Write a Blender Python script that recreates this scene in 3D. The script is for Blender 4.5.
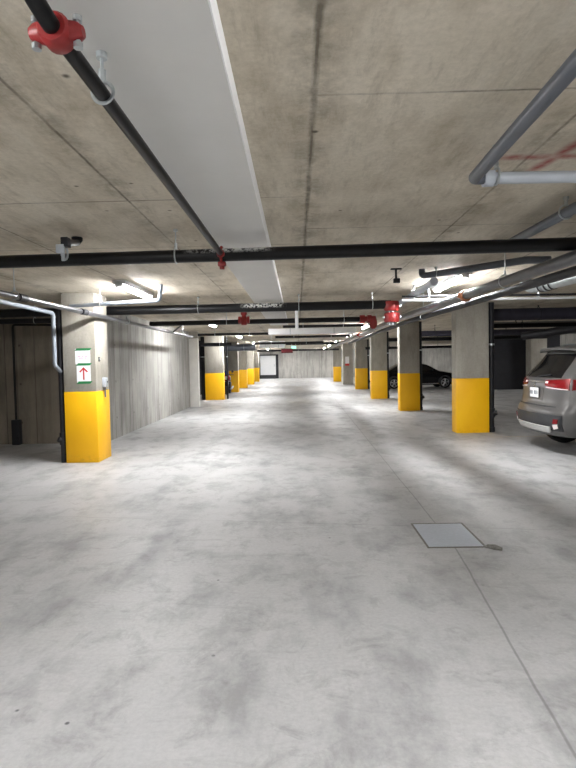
import bpy, bmesh, math, random
from mathutils import Vector, Matrix
random.seed(7)
scene = bpy.context.scene
for o in list(bpy.data.objects):
    bpy.data.objects.remove(o)

# ------------------------------------------------------------------ camera
F = 540.0                      # focal length in pixels of the 576x768 frame
H = 1.6                        # eye height
RHO = math.radians(1.1)
_x, _y = 297.0 - 288, 384 - 362.0
_a = _x * math.cos(RHO) + _y * math.sin(RHO)
_b = _y * math.cos(RHO) - _x * math.sin(RHO)
PSI = math.atan2(_a, F)
PIT = math.atan2(_b * math.cos(PSI), F)
FW = Vector((-math.sin(PSI) * math.cos(PIT), math.cos(PSI) * math.cos(PIT), -math.sin(PIT)))
R0 = Vector((math.cos(PSI), math.sin(PSI), 0))
U0 = R0.cross(FW)
CR = R0 * math.cos(RHO) - U0 * math.sin(RHO)
CU = U0 * math.cos(RHO) + R0 * math.sin(RHO)
cam_data = bpy.data.cameras.new('camera')
cam_data.sensor_fit = 'VERTICAL'
cam_data.sensor_height = 24.0
cam_data.lens = F / 768 * 24.0
cam_data.clip_end = 300
cam = bpy.data.objects.new('camera', cam_data)
scene.collection.objects.link(cam)
cam.matrix_world = Matrix(((CR.x, CU.x, -FW.x, 0), (CR.y, CU.y, -FW.y, 0), (CR.z, CU.z, -FW.z, H), (0, 0, 0, 1)))
scene.camera = cam

# ------------------------------------------------------------------ world and exposure
world = bpy.data.worlds.new('world')
scene.world = world
world.use_nodes = True
world.node_tree.nodes['Background'].inputs[0].default_value = (0.9, 0.95, 1.0, 1)
world.node_tree.nodes['Background'].inputs[1].default_value = 0.02
scene.view_settings.view_transform = 'Standard'
scene.view_settings.look = 'None'
scene.view_settings.gamma = 1.0
scene.view_settings.use_curve_mapping = False
scene.view_settings.exposure = 2.55
LAMP = 57.0                    # radiance of the fluorescent lenses
scene.cycles.max_bounces = 10
scene.cycles.diffuse_bounces = 6

# ------------------------------------------------------------------ pixel rays -> places in the garage
def ray(px, py):
    return FW * F + CR * (px - 288) + CU * (384 - py)
def pz(px, py, z):
    d = ray(px, py); k = (z - H) / d.z
    return Vector((d.x * k, d.y * k, z))
def pY(px, py, Y):
    d = ray(px, py); k = Y / d.y
    return Vector((d.x * k, Y, H + d.z * k))

# ------------------------------------------------------------------ object helpers
COL = scene.collection
def empty(name, loc=(0, 0, 0), rz=0.0):
    o = bpy.data.objects.new(name, None)
    o.empty_display_size = 0.2
    COL.objects.link(o)
    o.location = loc
    o.rotation_euler = (0, 0, rz)
    return o
def tag(o, label=None, cat=None, group=None, kind=None):
    if label: o['label'] = label
    if cat: o['category'] = cat
    if group: o['group'] = group
    if kind: o['kind'] = kind
    return o
def build(name, bm, mat, parent=None, smooth=True, angle=40):
    bmesh.ops.recalc_face_normals(bm, faces=bm.faces[:])
    me = bpy.data.meshes.new(name)
    if smooth:
        for f in bm.faces: f.smooth = True
        lim = math.radians(angle)
        for e in bm.edges:
            if len(e.link_faces) == 2 and e.calc_face_angle(0) > lim:
                e.smooth = False
    bm.to_mesh(me); bm.free()
    o = bpy.data.objects.new(name, me)
    COL.objects.link(o)
    if mat: me.materials.append(mat)
    if parent: o.parent = parent          # parents sit unrotated/at their base; meshes are in local space
    return o
def copy_tree(o, parent=None):
    c = o.copy(); COL.objects.link(c); c.parent = parent
    for ch in [k for k in bpy.data.objects if k.parent == o]:
        copy_tree(ch, c)
    return c
def NB(): return bmesh.new()
def box(bm, x0, x1, y0, y1, z0, z1, bev=0.0, seg=2):
    r = bmesh.ops.create_cube(bm, size=1.0)
    vs = r['verts']
    for v in vs:
        v.co = Vector(((x0 + x1) / 2 + v.co.x * (x1 - x0), (y0 + y1) / 2 + v.co.y * (y1 - y0), (z0 + z1) / 2 + v.co.z * (z1 - z0)))
    if bev > 0:
        es = list({e for v in vs for e in v.link_edges})
        bmesh.ops.bevel(bm, geom=es, offset=bev, segments=seg, profile=0.5, affect='EDGES')
    return bm
def fillet(pts, rad, n=7):
    pts = [Vector(p) for p in pts]
    if rad <= 0: return pts
    out = [pts[0]]
    for i in range(1, len(pts) - 1):
        a, b, c = pts[i - 1], pts[i], pts[i + 1]
        d1, d2 = (a - b), (c - b)
        l1, l2 = d1.length, d2.length
        d1.normalize(); d2.normalize()
        ang = d1.angle(d2)
        if ang > math.radians(176):
            out.append(b); continue
        t = min(rad / math.tan(ang / 2), l1 * .49, l2 * .49)
        r = t * math.tan(ang / 2)
        cen = b + (d1 + d2).normalized() * (r / math.sin(ang / 2))
        s, e = b + d1 * t - cen, b + d2 * t - cen
        tot = s.angle(e)
        for k in range(n + 1):
            f = k / n
            out.append(cen + (s * math.sin((1 - f) * tot) + e * math.sin(f * tot)) / math.sin(tot))
    out.append(pts[-1])
    return out
def tube(bm, pts, r, seg=16, bend=0.0, cap=True):
    P = fillet(pts, bend)
    n = len(P)
    T = []
    for i in range(n):
        d = (P[min(i + 1, n - 1)] - P[max(i - 1, 0)])
        T.append(d.normalized())
    ref = Vector((0, 0, 1)) if abs(T[0].z) < .9 else Vector((1, 0, 0))
    N = (ref - T[0] * ref.dot(T[0])).normalized()
    rings = []
    for i in range(n):
        N = (N - T[i] * N.dot(T[i])).normalized()
        B = T[i].cross(N)
        rr = r[i] if isinstance(r, (list, tuple)) else r
        rings.append([bm.verts.new(P[i] + (N * math.cos(2 * math.pi * k / seg) + B * math.sin(2 * math.pi * k / seg)) * rr) for k in range(seg)])
    for i in range(n - 1):
        for k in range(seg):
            bm.faces.new((rings[i][k], rings[i][(k + 1) % seg], rings[i + 1][(k + 1) % seg], rings[i + 1][k]))
    if cap:
        bm.faces.new(rings[0][::-1]); bm.faces.new(rings[-1])
    return bm
def ring(bm, c, axis, R, r, seg=20, seg2=8):
    """a torus about axis"""
    c = Vector(c); a = Vector(axis).normalized()
    ref = Vector((0, 0, 1)) if abs(a.z) < .9 else Vector((1, 0, 0))
    u = (ref - a * ref.dot(a)).normalized(); v = a.cross(u)
    rows = []
    for i in range(seg):
        th = 2 * math.pi * i / seg
        d = u * math.cos(th) + v * math.sin(th)
        rows.append([bm.verts.new(c + d * (R + r * math.cos(2 * math.pi * k / seg2)) + a * r * math.sin(2 * math.pi * k / seg2)) for k in range(seg2)])
    for i in range(seg):
        for k in range(seg2):
            bm.faces.new((rows[i][k], rows[(i + 1) % seg][k], rows[(i + 1) % seg][(k + 1) % seg2], rows[i][(k + 1) % seg2]))
    return bm
def lathe(bm, c, axis, prof, seg=24):
    """prof: list of (offset along axis, radius)"""
    c = Vector(c); a = Vector(axis).normalized()
    ref = Vector((0, 0, 1)) if abs(a.z) < .9 else Vector((1, 0, 0))
    u = (ref - a * ref.dot(a)).normalized(); v = a.cross(u)
    rows = []
    for (s, r) in prof:
        rows.append([bm.verts.new(c + a * s + (u * math.cos(2 * math.pi * k / seg) + v * math.sin(2 * math.pi * k / seg)) * max(r, 1e-4)) for k in range(seg)])
    for i in range(len(rows) - 1):
        for k in range(seg):
            bm.faces.new((rows[i][k], rows[i][(k + 1) % seg], rows[i + 1][(k + 1) % seg], rows[i + 1][k]))
    bm.faces.new(rows[0][::-1]); bm.faces.new(rows[-1])
    return bm

# ------------------------------------------------------------------ materials
class NT:
    def __init__(s, name):
        s.m = bpy.data.materials.new(name); s.m.use_nodes = True
        s.t = s.m.node_tree; s.N = s.t.nodes; s.b = s.N['Principled BSDF']
        s.pos = None
    def link(s, a, b): s.t.links.new(a, b)
    def val(s, sock, v):
        if hasattr(v, 'is_output'): s.link(v, sock)
        else: sock.default_value = v
    def position(s):
        if not s.pos: s.pos = s.N.new('ShaderNodeNewGeometry').outputs['Position']
        return s.pos
    def xyz(s):
        n = s.N.new('ShaderNodeSeparateXYZ'); s.link(s.position(), n.inputs[0]); return n.outputs
    def math(s, op, a, b=None, c=None, clamp=False):
        n = s.N.new('ShaderNodeMath'); n.operation = op; n.use_clamp = clamp
        s.val(n.inputs[0], a)
        if b is not None: s.val(n.inputs[1], b)
        if c is not None: s.val(n.inputs[2], c)
        return n.outputs[0]
    def noise(s, scale, detail=5, rough=.6, vscale=None, off=(0, 0, 0), dist=0.0):
        m = s.N.new('ShaderNodeMapping'); s.link(s.position(), m.inputs[0])
        m.inputs['Location'].default_value = off
        if vscale: m.inputs['Scale'].default_value = vscale
        n = s.N.new('ShaderNodeTexNoise'); n.inputs['Scale'].default_value = scale
        n.inputs['Detail'].default_value = detail; n.inputs['Roughness'].default_value = rough
        n.inputs['Distortion'].default_value = dist
        s.link(m.outputs[0], n.inputs['Vector']); return n.outputs[0]
    def ramp(s, f, stops):
        n = s.N.new('ShaderNodeValToRGB'); s.val(n.inputs[0], f)
        e = n.color_ramp.elements
        while len(e) < len(stops): e.new(0.5)
        for el, (p, c) in zip(e, stops):
            el.position = p; el.color = (*c, 1) if len(c) == 3 else c
        return n.outputs[0]
    def rng(s, v, a, b, c=0., d=1.):
        n = s.N.new('ShaderNodeMapRange'); n.clamp = True
        s.val(n.inputs[0], v)
        for i, q in enumerate((a, b, c, d)): n.inputs[i + 1].default_value = q
        return n.outputs[0]
    def mix(s, f, a, b, mode='MIX'):
        n = s.N.new('ShaderNodeMix'); n.data_type = 'RGBA'; n.blend_type = mode
        s.val(n.inputs[0], f)
        s.val(n.inputs[6], a if hasattr(a, 'is_output') else (*a, 1))
        s.val(n.inputs[7], b if hasattr(b, 'is_output') else (*b, 1))
        return n.outputs[2]
    def line(s, coord, c0, w):      # 1 on the line, 0 past w
        return s.rng(s.math('ABSOLUTE', s.math('SUBTRACT', coord, c0)), w * .35, w, 1., 0.)
    def lines(s, coord, c0, period, w):
        return s.rng(s.math('PINGPONG', s.math('SUBTRACT', coord, c0), period / 2), w * .35, w, 1., 0.)
    def segment(s, p, q, w, soft=.6):    # soft stroke between two floor-plan points
        x, y, _ = s.xyz()
        dx, dy = q[0] - p[0], q[1] - p[1]; L = math.hypot(dx, dy)
        rx, ry = s.math('SUBTRACT', x, p[0]), s.math('SUBTRACT', y, p[1])
        along = s.math('ADD', s.math('MULTIPLY', rx, dx / L), s.math('MULTIPLY', ry, dy / L))
        across = s.math('ABSOLUTE', s.math('SUBTRACT', s.math('MULTIPLY', rx, dy / L), s.math('MULTIPLY', ry, dx / L)))
        m = s.rng(across, w * (1 - soft), w, 1., 0.)
        inside = s.math('MULTIPLY', s.rng(along, -w, w), s.rng(along, L - w, L + w, 1., 0.))
        return s.math('MULTIPLY', m, inside)
    def bump(s, h, strength=.2, dist=.01):
        n = s.N.new('ShaderNodeBump'); n.inputs['Strength'].default_value = strength
        n.inputs['Distance'].default_value = dist; s.link(h, n.inputs['Height'])
        s.link(n.outputs[0], s.b.inputs['Normal'])
    def done(s, col, rough=.6, metal=0.0, spec=.5):
        s.val(s.b.inputs['Base Color'], col if hasattr(col, 'is_output') else (*col, 1))
        s.val(s.b.inputs['Roughness'], rough); s.b.inputs['Metallic'].default_value = metal
        s.b.inputs['Specular IOR Level'].default_value = spec
        return s.m
def lin(r, g, b):
    f = lambda v: (v / 255 / 12.92) if v / 255 <= .04045 else ((v / 255 + .055) / 1.055) ** 2.4
    return (f(r), f(g), f(b))
def plain(name, c, rough=.5, metal=0., spec=.5, var=.12, scale=6.):
    s = NT(name)
    n = s.noise(scale, 5, .65)
    a = tuple(v * (1 - var) for v in c); b = tuple(min(1, v * (1 + var)) for v in c)
    return s.done(s.ramp(n, [(.3, a), (.7, b)]), rough, metal, spec)

def floor_material():
    s = NT('floor_concrete'); x, y, z = s.xyz()
    big = s.noise(.55, 6, .6, off=(3, 1, 0)); mid = s.noise(2.3, 7, .65, vscale=(1, .55, 1), off=(8, 2, 0)); fine = s.noise(38, 4, .7)
    c = s.ramp(big, [(.3, lin(166, 166, 166)), (.7, lin(186, 186, 186))])
    c = s.mix(s.rng(mid, .48, .66, 0, 1.), c, lin(146, 146, 146))
    blot = s.noise(4.6, 8, .72, off=(1, 7, 0), dist=.6)
    c = s.mix(s.math('MULTIPLY', s.rng(blot, .53, .66), .42), c, lin(118, 117, 115))
    c = s.mix(s.math('MULTIPLY', s.rng(s.noise(3.1, 6, .7, vscale=(.35, 1.6, 1), off=(5, 5, 0), dist=1.2), .55, .68), .3), c, lin(132, 131, 130))
    c = s.mix(s.math('MULTIPLY', s.rng(s.noise(7., 9, .8, off=(2, 4, 0)), .66, .74), .5), c, lin(222, 221, 216))
    c = s.mix(s.rng(fine, .35, .7, 0, .26), c, lin(120, 120, 122))
    # specks of dirt
    v = s.N.new('ShaderNodeTexVoronoi'); v.inputs['Scale'].default_value = 3.2; s.link(s.position(), v.inputs['Vector'])
    c = s.mix(s.math('MULTIPLY', s.rng(v.outputs['Distance'], .022, .045, 1, 0), s.rng(s.noise(1.3, 2), .5, .56)), c, lin(82, 82, 84))
    # tyre scuffs
    scuff = s.math('MULTIPLY', s.lines(s.math('ADD', x, s.math('MULTIPLY', mid, .5)), .55, 1.55, .13), s.rng(s.noise(.5, 4, off=(0, 9, 0)), .5, .62, 0, .22))
    c = s.mix(scuff, c, lin(105, 105, 108))
    # saw cuts
    wob = s.math('MULTIPLY', s.noise(1.2, 3), .03)
    yk = s.math('SUBTRACT', y, 4.5)
    lx = s.math('SUBTRACT', s.math('SUBTRACT', s.math('ADD', x, wob), s.math('MULTIPLY', s.math('MAXIMUM', yk, 0.), .0145)), s.math('MULTIPLY', s.math('MINIMUM', yk, 0.), .093))
    j1 = s.line(lx, 1.325, .010)
    j0 = s.math('MULTIPLY', s.line(lx, -4.4, .010), .6)
    ly = s.math('ADD', s.math('ADD', y, wob), s.math('MULTIPLY', x, .14))
    j2 = s.lines(ly, 5.33, 5.6, .008)
    j = s.math('MAXIMUM', s.math('MAXIMUM', j1, j0), s.math('MULTIPLY', j2, s.rng(s.noise(.8, 3, off=(4, 0, 0)), .4, .6, .1, .8)))
    c = s.mix(s.math('MULTIPLY', j, .55), c, lin(92, 92, 91))
    # stall lines, worn yellow
    st = s.segment((-6.1, 10.9), (-5.2, 6.2), .05, .3)
    st = s.math('MAXIMUM', st, s.segment((3.9, 11.0), (8.6, 11.0), .05, .3))
    c = s.mix(s.math('MULTIPLY', st, s.rng(s.noise(9, 5), .4, .6, .05, .45)), c, lin(196, 160, 66))
    s.bump(s.noise(20, 6, .7), .12, .004)
    return s.done(c, s.rng(mid, .3, .7, .42, .62), spec=.4)
def ceiling_material():
    s = NT('ceiling_concrete'); x, y, z = s.xyz()
    big = s.noise(.8, 6, .6, off=(1, 3, 0)); mid = s.noise(3., 8, .7, vscale=(1, .45, 1)); fine = s.noise(30, 5, .75)
    c = s.ramp(big, [(.28, lin(196, 187, 170)), (.72, lin(223, 214, 198))])
    c = s.mix(s.rng(mid, .46, .68, 0, .7), c, lin(166, 154, 133))
    c = s.mix(s.rng(s.noise(2.2, 6, .7, vscale=(1.6, .3, 1), off=(4, 0, 0)), .55, .7, 0, .5), c, lin(226, 220, 207))
    c = s.mix(s.rng(fine, .38, .72, 0, .25), c, lin(122, 112, 94))
    c = s.mix(s.rng(s.noise(9., 6, .75, vscale=(1.5, .25, 1), off=(2, 6, 0)), .52, .7, 0, .4), c, lin(138, 128, 110))
    w1 = s.math('MULTIPLY', s.math('SUBTRACT', s.noise(2.5, 5, .7), .5), .022)
    xx = s.math('ADD', x, w1); yy = s.math('ADD', y, w1)
    jl = s.lines(xx, .10, 1.31, .012)
    main = s.line(xx, .10, .022)
    right = s.rng(x, .09, .11)
    jr = s.math('MULTIPLY', s.lines(yy, 2.49, 2.44, .011), right)
    jleft = s.math('MULTIPLY', s.math('MAXIMUM', s.lines(yy, 3.98, 2.44, .012), s.line(yy, 5.55, .012)), s.math('SUBTRACT', 1., right))
    patch = s.rng(s.noise(1.7, 5, .7, off=(7, 7, 0)), .4, .6, .3, 1.)
    j = s.math('MULTIPLY', s.math('MAXIMUM', jl, s.math('MAXIMUM', jr, jleft)), patch)
    j = s.math('MAXIMUM', j, s.math('MULTIPLY', main, s.rng(s.noise(6, 5, .7), .4, .62, .25, .95)))
    c = s.mix(s.math('MULTIPLY', j, .72), c, lin(62, 55, 45))
    # soiled halo along the form joints
    halo = s.math('MULTIPLY', s.lines(xx, .10, 1.31, .16), s.rng(s.noise(3.5, 6, .7, off=(2, 2, 0)), .45, .65, 0, .45))
    c = s.mix(halo, c, lin(95, 86, 70))
    # bug holes
    v = s.N.new('ShaderNodeTexVoronoi'); v.inputs['Scale'].default_value = 3.4; s.link(s.position(), v.inputs['Vector'])
    c = s.mix(s.math('MULTIPLY', s.rng(v.outputs['Distance'], .03, .075, .85, 0), s.rng(s.noise(1.1, 2, off=(0, 3, 0)), .46, .54)), c, lin(66, 58, 48))
    # red spray-paint marks near the right edge
    red = s.math('MAXIMUM', s.segment((1.26, 3.31), (2.1, 3.32), .06, .9), s.segment((1.535, 3.56), (1.66, 2.75), .06, .9))
    c = s.mix(s.math('MULTIPLY', red, s.rng(s.noise(7, 4), .3, .55, .35, .85)), c, lin(150, 38, 45))
    s.bump(s.math('ADD', s.noise(14, 7, .7), s.math('MULTIPLY', j, -1.5)), .25, .006)
    return s.done(c, .85, spec=.25)
def wall_material(name='wall_concrete', a=(150, 148, 143), b=(188, 186, 181), per=.62):
    s = NT(name); x, y, z = s.xyz()
    u = s.math('ADD', x, y)
    big = s.noise(.7, 5, .6); streak = s.noise(2.4, 7, .7, vscale=(1.6, 1.6, .22)); fine = s.noise(25, 5, .7)
    c = s.ramp(big, [(.3, lin(*a)), (.7, lin(*b))])
    c = s.mix(s.rng(streak, .44, .66, 0, .75), c, tuple(v * .62 for v in lin(*a)))
    c = s.mix(s.rng(fine, .4, .8, 0, .25), c, lin(110, 107, 101))
    wob = s.math('MULTIPLY', s.noise(3, 3), .02)
    uu = s.math('ADD', u, wob)
    j = s.math('MAXIMUM', s.lines(uu, .1, per, .012), s.math('MULTIPLY', s.lines(uu, .33, per * 2, .03), .6))
    c = s.mix(s.math('MULTIPLY', j, s.rng(s.noise(2, 4, off=(5, 1, 1)), .3, .6, .25, .75)), c, lin(70, 66, 60))
    ties = s.math('MULTIPLY', s.lines(u, .4, per * 2, .03), s.lines(z, .45, .8, .03))
    c = s.mix(s.math('MULTIPLY', ties, .7), c, lin(60, 57, 52))
    s.bump(s.math('ADD', s.noise(10, 6, .7), s.math('MULTIPLY', j, -1.2)), .3, .006)
    return s.done(c, .85, spec=.25)
def column_material():
    s = NT('column_concrete'); x, y, z = s.xyz()
    big = s.noise(1.3, 6, .65, vscale=(1, 1, .5)); fine = s.noise(30, 5, .7)
    c = s.ramp(big, [(.3, lin(140, 135, 125)), (.7, lin(178, 173, 163))])
    c = s.mix(s.rng(s.noise(4, 6, .7, vscale=(1.5, 1.5, .3)), .5, .72, 0, .5), c, lin(120, 115, 106))
    c = s.mix(s.rng(fine, .4, .8, 0, .25), c, lin(100, 96, 88))
    s.bump(s.noise(12, 6, .7), .25, .005)
    return s.done(c, .85, spec=.25)
def yellow_material():
    s = NT('yellow_paint')
    c = s.ramp(s.noise(1.6, 5, .6, vscale=(1, 1, .5)), [(.3, lin(240, 176, 6)), (.7, lin(251, 194, 18))])
    c = s.mix(s.rng(s.noise(9, 7, .75), .66, .76, 0, .35), c, lin(180, 120, 20))
    x, y, z = s.xyz()
    foot = s.math('MULTIPLY', s.rng(z, .02, .16, 1, 0), s.rng(s.noise(12, 5, .7), .5, .7, 0, .3))
    c = s.mix(foot, c, lin(130, 95, 30))
    s.bump(s.noise(14, 5, .7), .15, .004)
    return s.done(c, .5, spec=.4)
def overspray_pipe_material():
    s = NT('black_pipe_oversprayed'); x, y, z = s.xyz()
    c = s.ramp(s.noise(9, 6, .7), [(.3, lin(9, 9, 10)), (.75, lin(22, 22, 24))])
    m = s.math('MULTIPLY', s.math('MULTIPLY', s.rng(x, -1.0, -.85), s.rng(x, -.3, -.16, 1, 0)), s.rng(s.noise(26, 4, .75, vscale=(1, 1, 1)), .46, .54))
    m = s.math('MULTIPLY', m, s.rng(z, 2.565, 2.60))
    c = s.mix(m, c, lin(196, 196, 194))
    return s.done(c, .4, spec=.3)
def emit(name, col, strength):
    s = NT(name)
    s.b.inputs['Emission Color'].default_value = (*col, 1)
    s.b.inputs['Emission Strength'].default_value = strength
    return s.done((.9, .9, .9), .4)

M = dict(
    floor=floor_material(), ceiling=ceiling_material(), wall=wall_material(), column=column_material(), yellow=yellow_material(),
    pale=plain('pale_concrete', lin(226, 224, 219), .85, spec=.25, var=.06, scale=3),
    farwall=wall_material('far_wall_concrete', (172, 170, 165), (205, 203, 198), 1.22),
    alcove=wall_material('dim_alcove_concrete', (120, 112, 100), (150, 141, 128), .62),  # darker copy of the wall concrete, the bay's dim light put into its colour
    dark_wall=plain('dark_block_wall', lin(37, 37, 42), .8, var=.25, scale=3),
    white_strip=plain('white_sprayed_board', lin(222, 221, 218), .7, var=.03, scale=2, spec=.3),
    lit_side=plain('lit_side_white', lin(246, 246, 246), .5, var=.02),  # brighter white for the strip's right side, where the lamps light it
    white=plain('white_enamel', lin(226, 227, 228), .45, var=.03),
    black=plain('black_pipe', lin(13, 13, 15), .38, spec=.3, var=.3, scale=9),
    overspray=overspray_pipe_material(),
    iron=plain('dark_cast_iron', lin(33, 33, 37), .5, spec=.3, var=.2, scale=8),
    purple=plain('dark_insulation', lin(50, 48, 60), .7, var=.2),
    midg=plain('mid_gray_pvc', lin(136, 143, 152), .4, var=.06),
    gray=plain('gray_pvc', lin(84, 88, 96), .4, var=.12),
    paleg=plain('pale_gray_pvc', lin(172, 178, 186), .4, var=.06),
    steel=plain('gray_steel_pipe', lin(128, 128, 130), .32, metal=.75, var=.15, scale=5),
    darksteel=plain('dark_steel_pipe', lin(92, 92, 95), .3, metal=.6, var=.15, scale=5),
    galv=plain('galvanised_steel', lin(188, 194, 196), .3, metal=.8, var=.15, scale=12),
    red=plain('red_coupling_paint', lin(140, 34, 34), .45, var=.18, scale=20),
    rust=plain('copper_fitting', lin(196, 128, 92), .4, metal=.3, var=.15),
    hatch=plain('hatch_plate', lin(172, 179, 188), .5, metal=.15, var=.08, scale=30),
    hatch_edge=plain('hatch_frame_steel', lin(104, 101, 94), .55, metal=.2, var=.2, scale=20),
    brass=plain('hatch_lever_steel', lin(112, 110, 104), .4, metal=.4, var=.4, scale=40),
    paper=plain('paper', lin(236, 236, 238), .8, var=.01),
    green=plain('green_tape', lin(22, 120, 66), .5, var=.08),
    arrow=plain('red_print', lin(196, 52, 58), .7, var=.05),
    pink=plain('pink_print', lin(236, 165, 190), .7, var=.05),
    lens=emit('lit_lens', (.985, .99, 1.), LAMP),
    tube_far=emit('exit_glow', (.15, .8, .55), .35),
    suv=plain('gray_car_paint', lin(98, 97, 96), .28, metal=.45, var=.02),
    blackcar=plain('black_car_paint', lin(12, 13, 17), .18, var=.05),
    glass=plain('tinted_glass', lin(12, 12, 14), .1, var=.05, spec=.7),
    plastic=plain('black_plastic', lin(46, 47, 50), .6, var=.1),
    rubber=plain('tyre_rubber', lin(20, 20, 21), .8, var=.2, scale=20),
    rim=plain('alloy_rim', lin(176, 178, 182), .3, metal=.8, var=.05),
    chrome=plain('chrome', lin(225, 226, 228), .15, metal=.9, var=.02),
    skid=plain('silver_skid', lin(188, 188, 186), .4, metal=.3, var=.04),
    tail=plain('red_lamp_lens', lin(112, 12, 18), .18, var=.1, spec=.7),
    lampclear=plain('clear_lamp_lens', lin(226, 214, 212), .15, var=.03, spec=.7),
    blue=plain('blue_fairing', lin(46, 66, 120), .35, var=.1),
    textgray=plain('dark_print', lin(72, 76, 92), .7, var=.05),
)

# ------------------------------------------------------------------ the setting
HC = 2.8
def struct(name, bm, mat, label=None):
    o = build(name, bm, mat, None, smooth=False)
    o['kind'] = 'structure'
    if label: o['label'] = label
    return o
XL, XR, YN, YF = -9.5, 20.0, -8.5, 54.0
struct('floor', box(NB(), XL - .3, XR + .3, YN - .3, YF + .3, -.25, 0), M['floor'], 'pale gray concrete garage floor with saw-cut joints and stains')
struct('ceiling', box(NB(), XL - .3, XR + .3, YN - .3, YF + .3, HC, HC + .3), M['ceiling'], 'bare tan concrete ceiling slab with dark form joints')
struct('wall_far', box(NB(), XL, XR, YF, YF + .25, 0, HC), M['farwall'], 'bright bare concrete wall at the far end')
struct('wall_right', box(NB(), XR, XR + .25, YN, YF, 0, HC), M['wall'])
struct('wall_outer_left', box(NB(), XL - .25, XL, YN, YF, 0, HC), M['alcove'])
struct('wall_behind', box(NB(), XL, XR, YN - .25, YN, 0, HC), M['wall'])
bm = NB()
box(bm, -4.25, -4.0, 11.35, 20.25, 0, HC)
struct('wall_left', bm, M['wall'], 'concrete wall with vertical board lines along the left of the aisle')
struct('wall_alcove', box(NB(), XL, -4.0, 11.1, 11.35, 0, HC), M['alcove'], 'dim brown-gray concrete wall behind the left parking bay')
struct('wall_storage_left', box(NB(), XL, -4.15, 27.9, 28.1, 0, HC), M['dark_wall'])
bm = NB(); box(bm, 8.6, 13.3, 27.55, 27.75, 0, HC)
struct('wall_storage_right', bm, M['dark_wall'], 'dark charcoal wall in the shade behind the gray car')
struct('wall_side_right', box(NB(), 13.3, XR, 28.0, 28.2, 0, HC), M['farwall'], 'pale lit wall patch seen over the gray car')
# dropped white boarded strip under the slab, left of the aisle's middle
tr = struct('trim_1', box(NB(), -.77, -.252, -2.0, 16.2, HC - .095, HC, .004), M['white_strip'], 'long flat white boxed strip under the ceiling with a bright right edge')
build('lit_side_skin', box(NB(), -.252, -.244, -2.0, 16.2, HC - .097, HC, .002), M['lit_side'], tr, smooth=False)  # light on the strip's right side, put in as a brighter white skin
# far white door above a dark block
o = struct('door_1', box(NB(), -3.66, -2.12, YF - .12, YF - .05, .36, 2.28, .01), M['white'], 'plain white door panel at the far left end of the aisle')
bm = NB()
box(bm, -3.78, -3.66, YF - .16, YF, 0, 2.4); box(bm, -2.12, -1.86, YF - .16, YF, 0, 2.4); box(bm, -3.66, -2.12, YF - .16, YF, 2.28, 2.4)
fr = build('door_frame', bm, M['iron'], o, smooth=False)
build('dark_door_base', box(NB(), -3.66, -2.12, YF - .3, YF, 0, .36), M['plastic'], o, smooth=False)  # dark block filling the space from the door down to the floor
build('handle', tube(NB(), [(-2.25, YF - .19, 1.2), (-2.25, YF - .19, 1.45)], .02), M['galv'], o)

# ------------------------------------------------------------------ columns
def column(x0, x1, y0, y1, label, band=True, mat=None, yel=1.18, group='concrete columns with yellow painted bases'):
    cx, cy = (x0 + x1) / 2, (y0 + y1) / 2
    t = empty('concrete_column', (cx, cy, 0))
    tag(t, label, 'column', group)
    a, b = (x1 - x0) / 2, (y1 - y0) / 2
    if band:
        build('shaft', box(NB(), -a, a, -b, b, yel, HC, .012), mat or M['column'], t, angle=25)
        build('painted_base', box(NB(), -a - .003, a + .003, -b - .003, b + .003, 0, yel, .012), M['yellow'], t, angle=25)
    else:
        build('shaft', box(NB(), -a, a, -b, b, 0, HC, .012), mat or M['column'], t, angle=25)
    return t
column(-3.85, -3.31, 8.83, 9.43, 'nearest left column with papers in green tape on its front')
column(3.41, 4.11, 11.64, 11.98, 'nearest right column, widest one, left of the gray car')
column(3.21, 3.83, 16.95, 17.3, 'second column on the right, in front of the black car')
column(3.08, 3.74, 22.5, 22.85, 'third column on the right, black car showing between it and the second')
column(3.28, 3.95, 30.4, 30.75, 'fourth column on the right, just before the plain gray one with a notice')
column(3.14, 3.80, 36.9, 37.4, 'plain gray unpainted column with a red and white notice', band=False, group='plain gray columns')
column(2.85, 3.45, 42.4, 42.8, 'farthest yellow-based column on the right, near the end wall')
column(-4.05, -3.25, 23.65, 24.1, 'left column standing apart past the white wall end, dark gap on its left')
column(-4.0, -3.25, 29.6, 30.1, 'left column just behind the parked motorcycle')
column(-3.95, -3.22, 34.4, 34.9, 'second left column past the motorcycle, in the overlapping far row')
column(-4.0, -3.22, 40.0, 40.5, 'third left column past the motorcycle, in the overlapping far row')
column(-3.95, -3.22, 45.5, 46.0, 'last left column before the white door at the end')
column(11.55, 12.35, 26.9, 27.5, 'gray column in the shade, seen over the gray car', band=False, group='plain gray columns')
# pale end of the left wall
t = empty('wall_end_pier', (-3.835, 20.12, 0))
tag(t, 'pale narrow concrete pier ending the left wall, beside the dark gap', 'pier')
build('shaft', box(NB(), -.165, .165, -.13, .13, 0, HC - .25, .01), M['pale'], t, angle=25)
build('cap_beam', box(NB(), -.165, .165, -.13, .13, HC - .25, HC, .01), M['column'], t, angle=25)

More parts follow.
